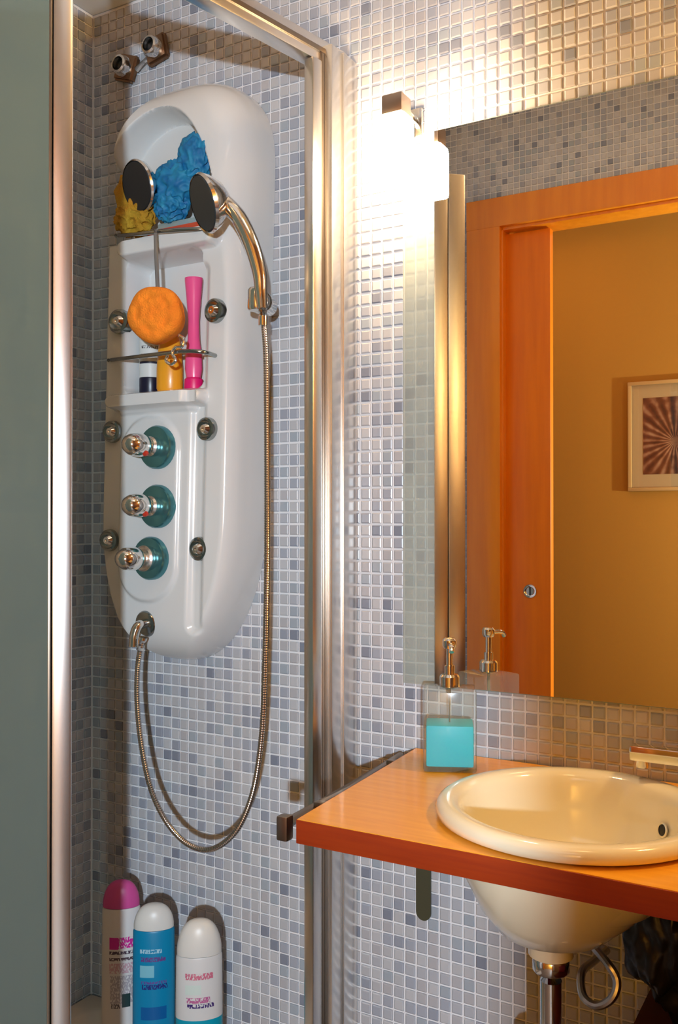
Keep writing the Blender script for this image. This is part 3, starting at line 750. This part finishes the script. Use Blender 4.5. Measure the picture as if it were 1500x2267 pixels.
# ------------------------------------------------------------------ lamp
def wall_lamp(s, label, power, col=(1.0,.70,.40)):
    e_ = empty('mirror_lamp', (s,0,2.09)); tag(e_, label, 'lamp', 'opal glass lamps over the mirror')
    d = .0915
    boxo('wall_plate', (-.016,.016,-.012,-.0005,-.035,.035), CHROME, e_, .002)
    boxo('arm', (-.007,.007,-d+.02,-.0125,.004,.018), CHROME, e_, .002)
    boxo('lamp_cap', (-.021,.021,-d-.021,-d+.021,-.010,.026), mat('lamp_cap_metal', (.42,.33,.27), .28, 1), e_, .002)
    bm = bmesh.new(); box(bm, -.027,.027,-d-.027,-d+.027,-.116,-.0105,.009)
    finish('glass_shade', bm, mat('lit_opal_glass', (1,.95,.85), .3, emit=col, estr=power), e_)
    return e_
LS = 135
wall_lamp(.190, 'lit opal glass lamp at the upper left corner of the mirror', LS*1.0)
added_lamp_r = wall_lamp(1.27, 'added lamp out of view above the right part of the mirror', LS*2.4, (1.0,.60,.20))  # second lamp added out of view to warm the right side

# ------------------------------------------------------------------ picture in the hall
pic = empty('framed_picture', (.10,-DH,1.735)); tag(pic, 'framed flower photograph with a pale mat on the ochre hall wall', 'picture')
PW, PH = .46, .56
FR = mat('pale_frame', (.40,.20,.05), .4); MAT_ = mat('picture_mat', (.46,.27,.10), .8)
for a in ((-PW/2,PW/2,.0006,.022,-PH/2,-PH/2+.018),(-PW/2,PW/2,.0006,.022,PH/2-.018,PH/2),(-PW/2,-PW/2+.018,.0006,.022,-PH/2+.018,PH/2-.018),(PW/2-.018,PW/2,.0006,.022,-PH/2+.018,PH/2-.018)):
    boxo('frame_bar', a, FR, pic, .002)
boxo('mat_board', (-PW/2+.018,PW/2-.018,.0006,.008,-PH/2+.018,PH/2-.018), MAT_, pic)
pm = bpy.data.materials.new('flower_print'); pm.use_nodes = True; nt = pm.node_tree; b = nt.nodes['Principled BSDF']
tc = nt.nodes.new('ShaderNodeTexCoord'); mp = nt.nodes.new('ShaderNodeMapping'); mp.inputs['Location'].default_value = (-.0,0,.03)
gr = nt.nodes.new('ShaderNodeTexGradient'); gr.gradient_type = 'RADIAL'
mr = nt.nodes.new('ShaderNodeMapping'); mr.inputs['Rotation'].default_value = (R(90),0,0)
wv = nt.nodes.new('ShaderNodeMath'); wv.operation = 'SINE'; ml = nt.nodes.new('ShaderNodeMath'); ml.operation = 'MULTIPLY'; ml.inputs[1].default_value = 150
nz = nt.nodes.new('ShaderNodeTexNoise'); nz.inputs['Scale'].default_value = 22; ad = nt.nodes.new('ShaderNodeMath'); ad.operation = 'ADD'
cr = nt.nodes.new('ShaderNodeValToRGB'); cr.color_ramp.elements[0].position = .15; cr.color_ramp.elements[0].color = (.03,.004,.002,1)
cr.color_ramp.elements[1].position = 1.3 if False else 1.0; cr.color_ramp.elements[1].color = (.42,.20,.09,1)
e1 = cr.color_ramp.elements.new(.55); e1.color = (.13,.03,.008,1)
nt.links.new(tc.outputs['Object'], mp.inputs[0]); nt.links.new(mp.outputs[0], mr.inputs[0]); nt.links.new(mr.outputs[0], gr.inputs[0])
nt.links.new(gr.outputs[1], ml.inputs[0]); nt.links.new(ml.outputs[0], wv.inputs[0]); nt.links.new(tc.outputs['Object'], nz.inputs[0])
m5 = nt.nodes.new('ShaderNodeMath'); m5.operation = 'MULTIPLY_ADD'; m5.inputs[1].default_value = .28; nt.links.new(wv.outputs[0], m5.inputs[0]); nt.links.new(nz.outputs[0], m5.inputs[2])
nt.links.new(m5.outputs[0], cr.inputs[0]); nt.links.new(cr.outputs[0], b.inputs['Base Color']); b.inputs['Roughness'].default_value = .3
boxo('flower_photograph', (-PW/2+.075,PW/2-.075,.0081,.0095,-PH/2+.085,PH/2-.085), pm, pic)
boxo('picture_glass', (-PW/2+.018,PW/2-.018,.0105,.0125,-PH/2+.018,PH/2-.018), GLASS, pic)
